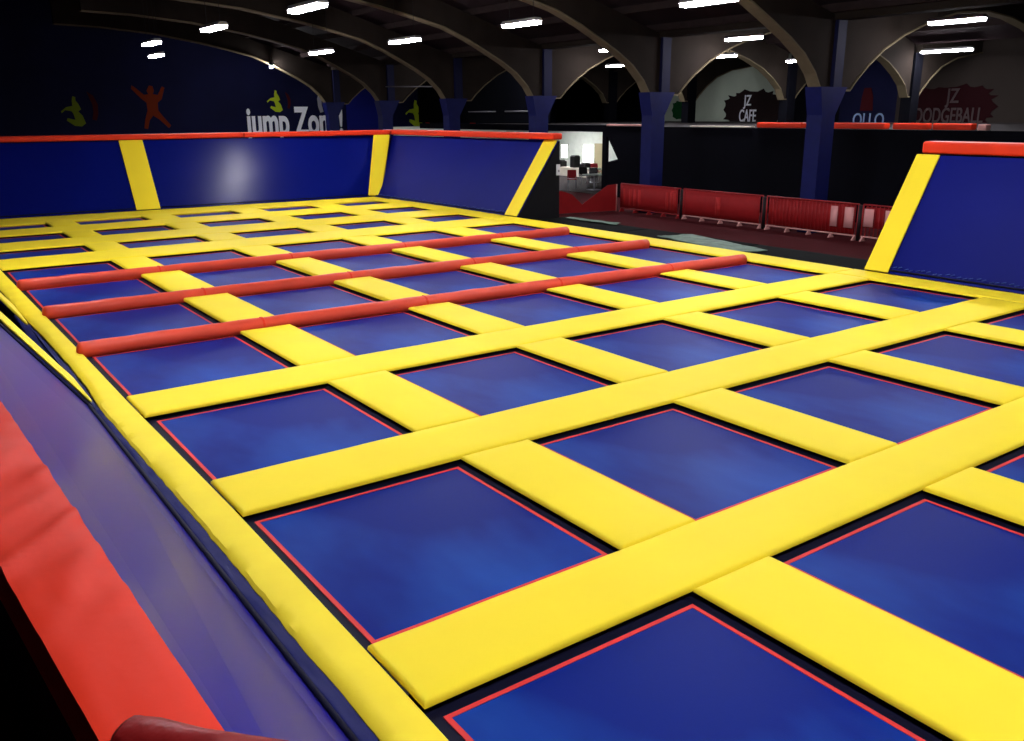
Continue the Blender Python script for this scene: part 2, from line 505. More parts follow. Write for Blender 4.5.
# near part: y 4.45 down to the camera side
nb0, nb1 = (10.29, 4.46, 0), (10.29, -2.6, 0)
nt0, nt1 = (11.2, 4.4, HB - .02), (11.25, -2.6, HB - .02)
sloped_wall(nb0, nb1, nt1, nt0, 'large plain blue sloped panel beside the red crowd barriers', m=M_WALLMATT, lace=True)
strip((10.28, 4.47, .0), (10.28, 4.1, .0), (11.2, 4.06, HB - .02), (11.2, 4.41, HB - .02), 'yellow strip pad on the edge of the large plain blue panel by the barriers')

# red top pads
top_pad([(-2.5, yb(-2.5) + .93), (6.95, yb(6.95) + .93), (6.95, yb(6.95) + 1.3), (-2.5, yb(-2.5) + 1.3)], HB + .02, HB + .15, 'long red pad along top of back wall, in front of the mural figures')
top_pad([(6.96, yb(6.96) + .93), (11.12, 20.5), (11.5, 20.85), (6.96, yb(6.96) + 1.3)], HB + .02, HB + .15, 'red pad on top of the back wall near the back corner')
top_pad([(11.13, 20.48), (11.26, 13.07), (11.53, 13.07), (11.52, 20.83)], HB + .02, HB + .16, 'red pad on top of the slanted panel above the black wedge')
top_pad([(11.2, 4.36), (11.3, -2.6), (11.7, -2.6), (11.55, 4.36)], HB + .0, HB + .17, 'red pad on top of the large plain blue panel by the barriers')
# socket plate on black wedge end
t = empty('socket_box', (11.42, 13.06, .86), 'small white socket plate on the black wedge end', 'socket')
pl = box_obj('plate', (11.36, 11.46, 13.055, 13.085, .86, 1.1), M_SOCK, t, .006, 2)
box_obj('switch', (11.39, 11.43, 13.045, 13.055, .93, .98), M_GREYL, pl)

# left wall, near part: camera stands behind and above it
def lx_in(yy): return -.853 - .0376 * yy
def lx_out(yy): return max(lx_in(yy) - .45, min(-1.027 - .083 * (yy + 1.1), lx_in(yy) - .16))
HL = 1.0
ya, ye = -3.4, 4.4
lb0, lb1 = (-.085, ya, -.045), (-.085, 4.55, -.045)
lt0, lt1 = (lx_in(ya) - .1, ya, HL - .07), (-1.0, 8.25, HL - .07)
t = sloped_wall(lb0, lb1, lt1, lt0, 'purple blue sloped trampoline panel below the red wrinkled pad', m=M_LEFTBED)
strip((-.09, 4.6, -.01), (-.09, 5.38, -.01), (-1.0, 9.6, HL - .03), (-1.0, 8.35, HL - .03), 'narrow yellow strip pad on end of the purple blue panel', lift=.03, m=M_YELP)
# red pad on its top, quilted with wrinkles
def wrinkled_pad(ya, yb_, zlift, label, m, crease=1.0):
    bm = B()
    n = int((yb_ - ya) / .03); nw = 9
    rows = []
    for k in range(n + 1):
        yy = ya + (yb_ - ya) * k / n
        xi, xo = lx_in(yy), lx_out(yy)
        row = []
        endd = min(yy - ya, yb_ - yy)
        er = 1 - max(0, 1 - endd / .05) ** 2
        for q in range(nw + 1):
            u = q / nw
            x = xi + (xo - xi) * u
            w = crease * .034 * max(0, noise.noise(Vector((yy * 6.5 + u * 1.8, u * .9, 0)))) * min(1, max(0, (yy + .85) / .4)) - crease * .006 * abs(noise.noise(Vector((yy * 3, u * 2, 5))))
            edge = -.006 * (abs(2 * u - 1)) ** 8
            row.append(bm.verts.new((x, yy, HL + zlift + w + edge - (.05 * (1 - er)))))
        rows.append(row)
    low = []
    for row in rows:
        low.append((bm.verts.new((row[0].co.x, row[0].co.y, HL - .1 + zlift)), bm.verts.new((row[-1].co.x, row[-1].co.y, HL - .16 + zlift))))
    for (a, b), (la, lb) in zip(zip(rows, rows[1:]), zip(low, low[1:])):
        for q in range(nw):
            bm.faces.new((a[q], a[q + 1], b[q + 1], b[q]))
        bm.faces.new((la[0], a[0], b[0], lb[0]))
        bm.faces.new((a[-1], la[1], lb[1], b[-1]))
        bm.faces.new((la[1], la[0], lb[0], lb[1]))
    for row, l in ((rows[0], low[0]), (rows[-1], low[-1])):
        bm.faces.new([l[0]] + row + [l[1]])
    o = finish('wall_top_pad', bm, m, smooth=True)
    o.data.set_sharp_from_angle(angle=math.radians(45))
    return tag(o, label, 'pad', 'red wall top pads')
wrinkled_pad(-3.4, 8.2, 0, 'wide red wrinkled pad on top of the purple blue panel', M_REDW)
# rolled vinyl end lying across the pad at the bottom edge
M_REDD = mat('dark_red_vinyl', (122, 20, 20), .45, .25, var=.15, scale=6, bump=.5, bscale=14)
bm = B()
ra, rb_ = Vector((-.99, -1.215, 1.04)), Vector((-.74, -1.5, 1.035))
ax = (rb_ - ra).normalized(); su = Vector((0, 0, 1)); sw = ax.cross(su)
prof = []
for (rad, off) in ((.034, .05), (.034, 0), (.042, -.006), (.048, .004), (.05, .06), (.05, .16), (.05, .33)):
    prof.append([bm.verts.new(ra + ax * off + (su * math.sin(a) + sw * math.cos(a)) * (rad * (1 + .08 * math.sin(3 * a + off * 20)))) for a in [2 * math.pi * k / 20 for k in range(20)]])
for a, b in zip(prof, prof[1:]):
    for k in range(20):
        bm.faces.new((a[k], a[(k + 1) % 20], b[(k + 1) % 20], b[k]))
bm.faces.new(prof[0]); bm.faces.new(prof[-1])
tag(finish('vinyl_roll', bm, M_REDD, smooth=True), 'dark red rolled vinyl end at the bottom edge, lying across the wide red pad', 'vinyl roll')

# blue flap between the left border pad and the panel
bm = B()
n = 160
rows = []
for k in range(n + 1):
    yy = -3.2 + 7.75 * k / n
    a = xout(yy) + .014; b = -.083
    rr = []
    for q in range(6):
        u = q / 5
        x = a + (b - a) * u
        z = -.035 - .012 * u + .004 * math.sin(math.pi * u) + .01 * min(1, 3 * u) * noise.noise(Vector((yy * 5, u * 2.5, 3)))
        rr.append(bm.verts.new((x, yy, z)))
    rows.append(rr)
for a, b in zip(rows, rows[1:]):
    for q in range(5):
        bm.faces.new((a[q], a[q + 1], b[q + 1], b[q]))
o = finish('cover_flap', bm, M_SKIRT, smooth=True)
sm = o.modifiers.new('thickness', 'SOLIDIFY'); sm.thickness = .006
tag(o, 'sagging dark blue vinyl flap between yellow border pad and purple blue panel', 'flap')
# second left wall further along, beyond the gap
fl0, fl1 = (-.14, 9.4, -.03), (-.14, 20.0, -.03)
ft0, ft1 = (-1.1, 16.0, HL - .06), (-1.1, 20.0, HL - .06)
sloped_wall(fl0, fl1, ft1, ft0, 'blue sloped panel beyond the gap at the left border')
strip((-.11, 8.0, -.01), (-.11, 9.15, -.01), (-.95, 15.3, HL - .05), (-.95, 13.4, HL - .05), 'short yellow strip pad beyond the gap at the left border', lift=.04, m=M_YELP)
# blue flap hanging in the gap beside the left border
bm = B()
rows = []
for k in range(61):
    yy = 4.9 + 4.2 * k / 60
    rows.append([bm.verts.new((xout(yy) - .0 - .5 * u, yy, -.06 - .42 * u + .02 * noise.noise(Vector((yy * 3, u * 3, 8))))) for u in (0, .2, .4, .6, .8, 1)])
for a, b in zip(rows, rows[1:]):
    for q in range(5):
        bm.faces.new((a[q], a[q + 1], b[q + 1], b[q]))
o = finish('cover_flap', bm, M_SKIRT, smooth=True)
sm = o.modifiers.new('thickness', 'SOLIDIFY'); sm.thickness = .008
tag(o, 'dark blue vinyl flap seen in the narrow gap beside the left border', 'flap')
bm = B(); tube(bm, (-.2, 4.95, -.16), (-.24, 9.05, -.18), .018, 8)
M_LAV = mat('lavender_piping', (112, 104, 170), .5, .2)
finish('piping', bm, M_LAV, o, smooth=True)

# ------------------------------------------------------------------ black walkway and sheets
for k, (ya_, yb_) in enumerate(((4.55, 7.4), (7.42, 10.2), (10.22, 13.0))):
    o = pad_obj('walkway_mat', 10.235, 11.55, ya_, yb_, M_MAT, z0=-.14, z1=-.07)
    tag(o, 'black walkway mat along the yellow border, %s from the black wedge' % ['third', 'second', 'first'][k], 'mat', 'black walkway mats')
box_obj('deck_platform', (10.24, 11.5, 4.5, 13.04, FLOOR_Z, -.145), M_BLACK)
tag(bpy.data.objects['deck_platform'], 'black platform side carrying the walkway mats', 'platform')
def sheet(pts, label, seed):
    bm = B()
    a, b, c, d = [Vector((p[0], p[1], 0)) for p in pts]
    n, m_ = 26, 12
    g = []
    for i in range(n + 1):
        row = []
        for k in range(m_ + 1):
            u, v = i / n, k / m_
            P = (a * (1 - u) + b * u) * (1 - v) + (d * (1 - u) + c * u) * v
            P += Vector((noise.noise(Vector((u * 4, v * 3, seed))), noise.noise(Vector((u * 4, v * 3, seed + 9))), 0)) * .05
            z = -.05 + .02 * abs(noise.noise(Vector((P.x * 5, P.y * 2.2, seed))))
            row.append(bm.verts.new((P.x, P.y, z)))
        g.append(row)
    for i in range(n):
        for k in range(m_):
            bm.faces.new((g[i][k], g[i + 1][k], g[i + 1][k + 1], g[i][k + 1]))
    o = finish('plastic_sheet', bm, M_TARP, smooth=True)
    s = o.modifiers.new('thickness', 'SOLIDIFY'); s.thickness = .006
    return tag(o, label, 'sheet', 'plastic sheets on the walkway')
sheet([(11.25, 12.6), (11.3, 11.0), (11.52, 11.05), (11.5, 12.75)], 'narrow grey green sheet on the walkway nearest the black wedge', 1)
sheet([(10.75, 9.2), (10.35, 6.9), (10.95, 6.75), (11.5, 9.0)], 'larger crumpled grey green sheet lying mid walkway', 2)

# ------------------------------------------------------------------ crowd barriers
BX = 20.45
def barrier(y0, y1, label, style):
    z0, z1 = FLOOR_Z, FLOOR_Z + .98
    t = empty('crowd_barrier', (BX, (y0 + y1) / 2, z0), label, 'barrier', 'red crowd barriers')
    lo = z0 + .12
    bm = B()
    for a, b in (((BX, y0, z1), (BX, y1, z1)), ((BX, y0, lo), (BX, y0, z1)), ((BX, y1, lo), (BX, y1, z1))):
        tube(bm, a, b, .022, 8)
    finish('frame', bm, M_BARR, t, smooth=True)
    bm = B(); tube(bm, (BX, y0, lo), (BX, y1, lo), .022, 8)
    finish('bottom_rail', bm, M_BARP if style != 0 else M_BARR, t, smooth=True)
    bm = B()
    n = int((y1 - y0) / .12)
    for k in range(1, n):
        yy = y0 + (y1 - y0) * k / n
        tube(bm, (BX, yy, lo), (BX, yy, z1), .012, 6)
    finish('bars', bm, M_BARR, t, smooth=True)
    for k in range(5):
        yy = y0 + .06 + (y1 - y0 - .12) * k / 4
        bm = B()
        prism(bm, [(BX - .12, yy - .02, z0), (BX + .12, yy - .02, z0), (BX + .03, yy - .02, lo), (BX - .03, yy - .02, lo)], (0, .04, 0))
        finish('foot', bm, M_BARP if style != 0 else M_BARR, t)
    # banner in front (court side)
    def banner(a, b, zl, zh, m, nm='banner', xoff=-.034, par=None):
        bm = B()
        k = max(2, int((b - a) / .1))
        g = [[bm.verts.new((BX + xoff + .006 * noise.noise(Vector((a + (b - a) * i / k, zz, 2))), a + (b - a) * i / k, zz)) for zz in (zl, (zl + zh) / 2, zh)] for i in range(k + 1)]
        for i in range(k):
            for q in range(2):
                bm.faces.new((g[i][q], g[i + 1][q], g[i + 1][q + 1], g[i][q + 1]))
        o = finish(nm, bm, m, par or t, smooth=True)
        s = o.modifiers.new('thickness', 'SOLIDIFY'); s.thickness = .004
        return o
    if style in (0, 1):
        bn = banner(y0 + .08, y1 - .06, lo + .03, z1 - .02, M_BAN)
        # pale tall printed marks on the banner
        L = y1 - y0
        marks = (.28, .34, .44, .80, .86, .96) if style == 0 else (.52, .545)
        marks = marks if style == 1 else (.08, .13, .2, .66, .74, .82, .93)
        for q, u in enumerate(marks):
            banner(y0 + L * u - .06, y0 + L * u + .06, lo + .12, z1 - .16, M_BANL, 'banner_print', -.042, bn)
    elif style == 2:
        bn = banner(y0 + .1, y1 - .06, lo + .03, z1 - .02, M_BAN, xoff=.03)
        banner(y0 + .62, y0 + .84, lo + .2, z1 - .1, M_BANW, 'banner_print', -.036, bn)
        banner(y0 + .12, y0 + .40, lo + .2, z1 - .1, M_BANW, 'banner_print', -.036, bn)
    else:
        bn = banner(y0 + .05, y1 - .05, lo + .25, z1 - .05, M_BAN, xoff=.03)
        for k in range(4):
            banner(y1 - .35 - .62 * k, y1 - .06 - .62 * k, lo + .28, z1 - .1, M_BANW, 'banner_print', -.036, bn)
    # dark joining post
    bm = B(); tube(bm, (BX, y0 - .06, z0), (BX, y0 - .06, z1 - .02), .055, 10)
    finish('post', bm, M_POST, t, smooth=True)
    return t
barrier(17.95, 20.85, 'red crowd barrier with solid red banner nearest the cafe opening', 0)
barrier(14.55, 17.8, 'red crowd barrier with plain red banner between the two blue columns', 1)
barrier(11.32, 14.4, 'red crowd barrier with red bars and pale print at its right end', 2)
barrier(8.1, 11.18, 'crowd barrier with pink white print, partly behind the yellow slope strip', 3)
# short return barrier towards the wedge, with slanted red sheet
t = empty('crowd_barrier', (19, 21.1, FLOOR_Z), 'low red barrier with slanting top edge in front of the cafe chairs', 'barrier', 'red crowd barriers')
bm = B(); prism(bm, [(16.9, 21.7, FLOOR_Z + .02), (20.35, 20.98, FLOOR_Z + .02), (20.35, 20.98, FLOOR_Z + .95), (20.0, 21.05, FLOOR_Z + .93), (19.0, 21.26, FLOOR_Z + .3), (18.6, 21.34, FLOOR_Z + .66), (18.2, 21.42, FLOOR_Z + .8), (16.9, 21.7, FLOOR_Z + .85)], (.01, .03, 0))
finish('banner', bm, M_BAN, t)
bm = B(); tube(bm, (20.36, 21.0, FLOOR_Z), (20.36, 21.0, FLOOR_Z + .95), .03, 8); finish('post', bm, M_BARP, t, smooth=True)
bm = B(); tube(bm, (16.9, 21.74, FLOOR_Z), (16.9, 21.74, FLOOR_Z + .9), .03, 8); finish('post', bm, M_BARR, t, smooth=True)

# ------------------------------------------------------------------ room shell
def struct(name, dims, m, bev=0):
    o = box_obj(name, dims, m, None, bev)
    return tag(o, kind='structure')
struct('floor', (-9, 43, -12, 53, FLOOR_Z - .2, FLOOR_Z), M_CARPET)
struct('wall_back', (-9, 43, 52, 52.3, FLOOR_Z, 10), M_NAVY)
struct('wall_left', (-9.3, -9, -12, 52.3, FLOOR_Z, 10), M_NAVY)
# right wall at x=42 in painted and dimmed sections
struct('wall_right', (42, 42.3, 30.6, 41.6, FLOOR_Z, 10), M_GREYWALL)
struct('wall_right_dark', (42, 42.3, 27.2, 30.6, FLOOR_Z, 10), M_NAVYD)
struct('wall_right_blue', (42, 42.3, 23.9, 27.2, FLOOR_Z, 10), M_NAVY)
struct('wall_right_dim', (42, 42.3, -12, 23.9, FLOOR_Z, 10), M_GREYWALLD)  # dim end of the grey wall, weaker light put into its colour
struct('wall_right_end', (42, 42.3, 41.6, 52, FLOOR_Z, 10), M_NAVYD)
struct('wall_front', (-9.3, 42.3, -12.3, -12, FLOOR_Z, 10), M_NAVYD)
# lit blue region of the back wall, its brightness put into the colour
tag(box_obj('lit_wall_patch', (24.6, 27.0, 51.93, 51.99, 1.0, 4.4), M_LITBLUE), kind='structure')
# mezzanine slab behind the black netted wall, with black court wall in front
struct('floor_mezzanine', (24.2, 42, -12, 41.5, 1.45, 1.62), M_MEZZ)
bm = B()
prism(bm, [(24., 25.7, FLOOR_Z), (24., -3, FLOOR_Z), (24., -3, 1.66), (24., 25.75, 1.66), (24., 25.72, 1.3), (24., 25.0, .35), (24., 25.7, .2)], (.12, 0, 0))
tag(finish('wall_court', bm, M_NAVYD), kind='structure')
tag(box_obj('trim_1', (24.02, 24.14, 25.75, 41.4, 1.42, 1.7), M_NAVYD), kind='structure')
tag(box_obj('pillar', (24.0, 24.14, 25.72, 25.98, FLOOR_Z, 1.42), M_NAVYD), kind='structure')
# upper dark wall over the cafe, closing the mezzanine on the left
tag(box_obj('wall_upper', (30, 30.2, 37.5, 52, 1.62, 6), M_NAVYD), kind='structure')

# red pads on top of the black court wall
for k, (a, b, m, lab) in enumerate(((16.0, 17.85, M_RED, 'red pad on the black court wall left of the nearest blue column'),
                                   (13.0, 14.85, M_RED, 'red pad on the black court wall just right of the nearest blue column'),
                                   (11.66, 12.75, M_RED, 'short red pad on the black court wall below the dodgeball sign, left piece'),
                                   (10.35, 11.5, M_RED, 'red pad on the black court wall below the dodgeball sign, right piece'))):
    bm = B(); box(bm, 23.9, 24.2, a, b, 1.67, 1.85, .04, 3)
    tag(finish('court_wall_pad', bm, m, smooth=True, wn=True), lab, 'pad', 'red court wall pads')
bm = B(); box(bm, 23.92, 24.18, 9.95, 10.2, 1.67, 1.83, .03, 3)
tag(finish('court_wall_pad', bm, M_BARP, smooth=True, wn=True), 'small pale pink pad at the end of the red court wall pads', 'pad')
bm = B(); box(bm, 23.95, 24.15, 23.2, 25.7, 1.67, 1.74, .02, 3)
tag(finish('court_wall_pad', bm, M_BARP, smooth=True, wn=True), 'thin pale pink strip pad on the black wall beside the cafe opening', 'pad')
bm = B(); box(bm, 23.95, 24.15, 18.1, 21.0, 1.67, 1.72, .01, 2)  # bright strip standing for the lit base of the pale wall
tag(finish('lit_wall_base', bm, M_CREAM, smooth=True, wn=True), 'thin pale strip for the lit wall base below the cafe sign', 'strip')

# ------------------------------------------------------------------ portal frames
ARCH = [(20.62, 2.86), (20.35, 3.25), (19.83, 3.72), (19.2, 4.1), (18.45, 4.47), (17.6, 4.87), (16.6, 5.25), (15.3, 5.55), (13.9, 5.83), (11.5, 6.2), (9, 6.4), (7, 6.45)]
SP = .3
def top_main(x): return 4.75 + SP * (21.0 - x)
def arch_mesh(xs_low, topf, yc, m, flange, parent, name='arch_beam'):
    bm = B()
    pts = [(x, yc - .14, z) for x, z in xs_low] + [(x, yc - .14, topf(x)) for x, z in reversed(xs_low)]
    prism(bm, pts, (0, .28, 0))
    o = finish(name, bm, m, parent)
    bm = B()
    for (xa, za), (xb, zb) in zip(xs_low, xs_low[1:]):
        hexa(bm, [(xa, yc - .2, za - .05), (xb, yc - .2, zb - .05), (xb, yc + .2, zb - .05), (xa, yc + .2, za - .05)], [(xa, yc - .2, za), (xb, yc - .2, zb), (xb, yc + .2, zb), (xa, yc + .2, za)])
    bmesh.ops.remove_doubles(bm, verts=bm.verts, dist=1e-4)
    f = finish('arch_flange', bm, flange, o)
    return o
COLY = (46.3, 39.7, 33.15, 26.5, 19.95, 13.2, 6.6)
NEAR2 = [(22.0, 2.8), (22.3, 3.1), (22.8, 3.5), (23.5, 3.95), (24.5, 4.4), (25.7, 4.8), (27.2, 5.15), (29, 5.3)]
FAR2 = [(29, 5.3), (30.6, 5.2), (32, 4.95), (33.3, 4.6), (34.4, 4.2), (35.2, 3.75), (35.8, 3.3), (36.1, 2.8)]
def top_bay(x): return 4.75 + SP * (8 - abs(x - 29))
for yc in COLY:
    t = empty('column', (21.1, yc, FLOOR_Z), kind='structure')
    bm = B()
    box(bm, 20.72, 21.32, yc - .25, yc + .25, FLOOR_Z, 2.1)
    hexa(bm, [(20.72, yc - .25, 2.1), (21.32, yc - .25, 2.1), (21.32, yc + .25, 2.1), (20.72, yc + .25, 2.1)], [(20.55, yc - .27, 2.86), (21.75, yc - .27, 2.86), (21.75, yc + .27, 2.86), (20.55, yc + .27, 2.86)])
    finish('lower_shaft', bm, M_COLB, t)
    bm = B(); box(bm, 21.12, 21.5, yc - .25, yc + .25, 2.86, 4.62); finish('upper_shaft', bm, M_COLU, t)
    low = ARCH
    bm = B()
    arch_mesh([(21.1, 2.86)] + ARCH, top_main, yc, M_CONC, M_FLANGE, t)
    arch_mesh([(21.52, 2.8)] + NEAR2, top_bay, yc, M_CONC, M_FLANGE, t)
for yc in COLY:
    t = empty('column', (36.6, yc, FLOOR_Z), kind='structure')
    bm = B(); box(bm, 36.3, 36.9, yc - .25, yc + .25, FLOOR_Z, 4.6); finish('lower_shaft', bm, M_NAVYD, t)
    arch_mesh(FAR2 + [(36.28, 2.8)], top_bay, yc, M_CONC, M_FLANGE, t)
    arch_mesh([(36.92, 2.8), (37.2, 3.1), (37.8, 3.6), (38.6, 4.1), (39.8, 4.5), (41.9, 4.8)], lambda x: 4.75 + .12 * (x - 36.6) + .3, yc, M_CONC, M_FLANGE, t)
# eaves beams along the column rows
struct('beam', (21.05, 21.55, -12, 52, 4.62, 4.95), M_CONC)
# roof slopes (dark sheeting)
def roof(name, x0, z0, x1, z1):
    bm = B()
    hexa(bm, [(x0, -12, z0), (x1, -12, z1), (x1, 52, z1), (x0, 52, z0)], [(x0, -12, z0 + .1), (x1, -12, z1 + .1), (x1, 52, z1 + .1), (x0, 52, z0 + .1)])
    return tag(finish(name, bm, M_ROOF), kind='structure')
roof('ceiling', 7, 9.1, 21.3, 4.95)
roof('ceiling', -9, 5.1, 7, 9.1)
roof('ceiling', 21.3, 4.95, 29, 7.3)
roof('ceiling', 29, 7.3, 36.7, 4.95)
roof('ceiling', 36.7, 4.95, 42.2, 5.9)
for x in [8.5 + 1.55 * k for k in range(9)]:
    z = 4.9 + (21.3 - x) * .29
    struct('beam', (x - .06, x + .06, -12, 52, z - .22, z - .0), M_PURL)
for x in [22.6 + 1.5 * k for k in range(9)]:
    z = 4.88 + (7.7 - abs(x - 29)) * .305
    struct('beam', (x - .06, x + .06, -12, 52, z - .22, z - .0), M_PURL)

# ------------------------------------------------------------------ lamps
def lamp(x, yy, z, L, label, group='twin tube ceiling lights', hang=True):
    t = empty('ceiling_light', (x, yy, z - .08), label, 'light', group)
    bm = B()
    hexa(bm, [(x - .15, yy - L / 2, z), (x + .15, yy - L / 2, z), (x + .15, yy + L / 2, z), (x - .15, yy + L / 2, z)], [(x - .1, yy - L / 2 + .03, z + .09), (x + .1, yy - L / 2 + .03, z + .09), (x + .1, yy + L / 2 - .03, z + .09), (x - .1, yy + L / 2 - .03, z + .09)])
    finish('housing', bm, M_HOUS, t)
    bm = B(); box(bm, x - .13, x + .13, yy - L / 2 + .03, yy + L / 2 - .03, z - .08, z - .002, .02, 2)
    finish('diffuser', bm, M_TUBE, t)
    if x < 21: zr = 4.9 + (21.3 - max(x, 14 - x if x < 7 else x)) * .29
    elif x < 36.7: zr = 4.9 + (7.7 - abs(x - 29)) * .305
    else: zr = 4.95 + (x - 36.7) * .17
    if hang:
        for dy in (-L * .35, L * .35):  # wires hang from the roof
            bm = B(); tube(bm, (x, yy + dy, z + .08), (x, yy + dy, zr), .008, 5)
            finish('suspension_wire', bm, M_GUN, t)
    return t
LZ = 4.62
row1 = [(7.35, 30.5), (9.2, 37.2), (7.4, 23.85), (7.65, 17.75)]
lamp(7.65, 17.75, LZ, 1.8, 'ceiling light at the top edge, left of centre, largest of the left row')
lamp(7.4, 23.85, LZ, 1.7, 'ceiling light over the left court, between the pair of small ones and the largest')
lamp(7.35, 30.5, LZ, 1.6, 'upper one of the two small close ceiling lights far left')
lamp(9.2, 37.2, LZ, 1.6, 'lower one of the two small close ceiling lights far left')
lamp(14.2, 31.9, LZ, 1.9, 'small ceiling light above the white wall lettering')
lamp(14.3, 25.2, LZ, 1.9, 'ceiling light above the corner of the back wall')
lamp(14.2, 18.3, LZ, 1.6, 'ceiling light above the end of the slanted panel with black wedge')
lamp(14.75, 11.9, LZ, 1.6, 'ceiling light cut by the top edge above the middle blue column')
lamp(23.6, 18.4, LZ, 1.5, 'ceiling light just left of the arch at the nearest blue column')
lamp(24.05, 11.25, LZ, 1.6, 'bright ceiling light at top right above the dodgeball sign')
lamp(36.2, 18.3, LZ, 2.2, 'ceiling light directly above the dodgeball sign, below the brighter one')
lamp(23.45, 24.9, LZ, 1.3, 'small ceiling light behind the second arch, upper of two')
lamp(32.1, 34.0, LZ, 2.0, 'small ceiling light behind the second arch, lower of two')
lamp(30.75, 26.0, LZ, 2.2, 'long thin ceiling light above the left end of the cafe sign')
lamp(34.6, 24.4, 4.47, 1.4, 'short ceiling light to the right of the cafe sign beside the arch')
# seen rows go on out of view; the leftmost row is added for light
for x, yy in ((7.6, 11.2), (7.6, 4.6), (7.6, -1.9), (14.5, 5.2), (14.5, -1.5), (.9, 11.2), (.9, 4.6), (.9, -1.9)):
    lamp(x, yy, LZ, 1.8, 'unseen ceiling light over the near end of the court, above the picture', 'unseen ceiling lights above the near court')
M_BULB = mat('small_spot_bulb', (250, 248, 255), .5, .2, emit=1300.)
def spot(x, yy, z, label):
    t = empty('wall_spotlight', (x, yy, z - .1), label, 'light', 'small wall spotlights')
    bm = B(); tube(bm, (x, yy, z + .01), (x, yy, z + .2), .09, 12); finish('housing', bm, M_GUN, t, smooth=False)
    bm = B(); bmesh.ops.create_uvsphere(bm, u_segments=12, v_segments=8, radius=.09)
    for v in bm.verts: v.co += Vector((x, yy, z - .03))
    finish('bulb', bm, M_BULB, t, smooth=True)
    zr = 4.9 + (21.3 - x) * .29 if x < 21.3 else 4.9 + (7.7 - abs(x - 29)) * .305
    bm = B(); tube(bm, (x, yy, z + .2), (x, yy, zr), .012, 5); finish('suspension_rod', bm, M_GUN, t)
spot(17.48, 46.0, 4.75, 'tiny white spot of light high above the white wall lettering')
spot(27.0, 37.9, 4.67, 'tiny white spot of light under the arch above the dim grey lettering')
spot(29.0, 16.96, 4.55, 'tiny white spot of light under the arch right of the nearest blue column')
# unseen lamps added under the mezzanine to brighten the cafe
lamp(27.5, 34.5, 1.4, 1.8, 'unseen added light inside the cafe under the mezzanine', 'added cafe lights', hang=False)
lamp(30.5, 37.5, 1.4, 1.8, 'unseen added light deep inside the cafe under the mezzanine', 'added cafe lights', hang=False)

# ------------------------------------------------------------------ wall writing and murals
def text(body, name, loc, size, m, rot, sxy, label, cat='sign', ext=.02, off=.0, parent=None):
    cu = bpy.data.curves.new(name, 'FONT')
    cu.body = body; cu.size = size; cu.extrude = ext; cu.offset = off
    cu.align_x = 'CENTER'; cu.align_y = 'BOTTOM_BASELINE'
    cu.materials.append(m)
    tmp = bpy.data.objects.new('tmp_text', cu)
    COL.objects.link(tmp)
    bpy.context.view_layer.update()
    me = bpy.data.meshes.new_from_object(tmp.evaluated_get(bpy.context.evaluated_depsgraph_get()))
    bpy.data.objects.remove(tmp)
    me.name = name
    if not me.materials: me.materials.append(m)
    o = bpy.data.objects.new(name, me)
    COL.objects.link(o)
    o.rotation_euler = rot
    o.location = loc
    o.scale = (sxy, 1, 1)
    if parent: o.parent = parent; o.location = Vector(loc) - parent_world(parent)
    else: tag(o, label, cat)
    return o
RX = (math.pi / 2, 0, 0); RXR = (math.pi / 2, 0, -math.pi / 2)
text('jump Zone!', 'wall_lettering', (21.15, 51.97, 1.0), 2.35, M_WHITE, RX, .58, 'white jump Zone! lettering on the navy back wall', off=.07)

def poly(name, pts, m, wall, label, cat='mural', parent=None, th=.02):
    bm = B()
    if wall == 'back': P = [(x, 51.99, z) for x, z in pts]; off = (0, -th, 0)
    else: P = [(41.99, y_, z) for y_, z in pts]; off = (-th, 0, 0)
    prism(bm, P, off)
    o = finish(name, bm, m, parent)
    if parent is None: tag(o, label, cat, 'painted mural figures')
    return o
def body(cx_, z0, h, pose, flip=1):
    """jumping figure outline from limb strokes -> one closed outline (star-shaped)"""
    return [(cx_ + flip * a * h, z0 + b * h) for a, b in pose]
STAR = [(-.02, 1.0), (.06, .98), (.08, .88), (.05, .8), (.16, .78), (.28, .98), (.34, .95), (.24, .68), (.14, .6), (.13, .42), (.24, .26), (.4, .06), (.34, .0), (.14, .2), (.0, .3), (-.1, .18), (-.16, -.02), (-.24, .0), (-.2, .2), (-.12, .42), (-.12, .6), (-.24, .7), (-.44, .92), (-.42, 1.0), (-.34, .94), (-.16, .78), (-.06, .8), (-.09, .88)]
CROUCH = [(-.02, 1.0), (.07, .97), (.06, .86), (.14, .74), (.2, .56), (.1, .5), (.22, .36), (.3, .1), (.16, .0), (-.06, .02), (-.3, .2), (-.26, .28), (-.02, .22), (-.06, .42), (-.1, .5), (-.3, .54), (-.42, .44), (-.44, .5), (-.26, .64), (-.06, .68), (-.06, .84)]
CRES = [(-.12, 1.0), (.08, .86), (.2, .56), (.18, .24), (.1, .0), (-.04, .04), (.02, .3), (.02, .56), (-.06, .8)]
poly('mural_figure', body(8.4, 1.65, 1.6, CROUCH), M_LIMED, 'back', 'dull lime painted jumper silhouette far left on the navy wall')
poly('mural_figure', body(9.3, 1.95, 1.55, CRES), M_REDPD, 'back', 'dark red curved shape painted beside the far left lime jumper')
poly('mural_figure', body(12.5, 1.5, 2.35, STAR), M_ORANGE, 'back', 'burnt orange painted star jump silhouette on the navy wall')
poly('mural_figure', body(19.9, 2.35, 1.3, CROUCH), M_LIME, 'back', 'bright lime painted jumper standing on the white lettering')
poly('mural_figure', body(20.65, 2.55, 1.0, CRES), M_REDPD, 'back', 'small dark red shape painted above the white lettering')
poly('mural_figure', body(22.95, 2.3, 1.55, CRES, -1), M_GREYL, 'back', 'pale leaping shape painted above the end of the white lettering')
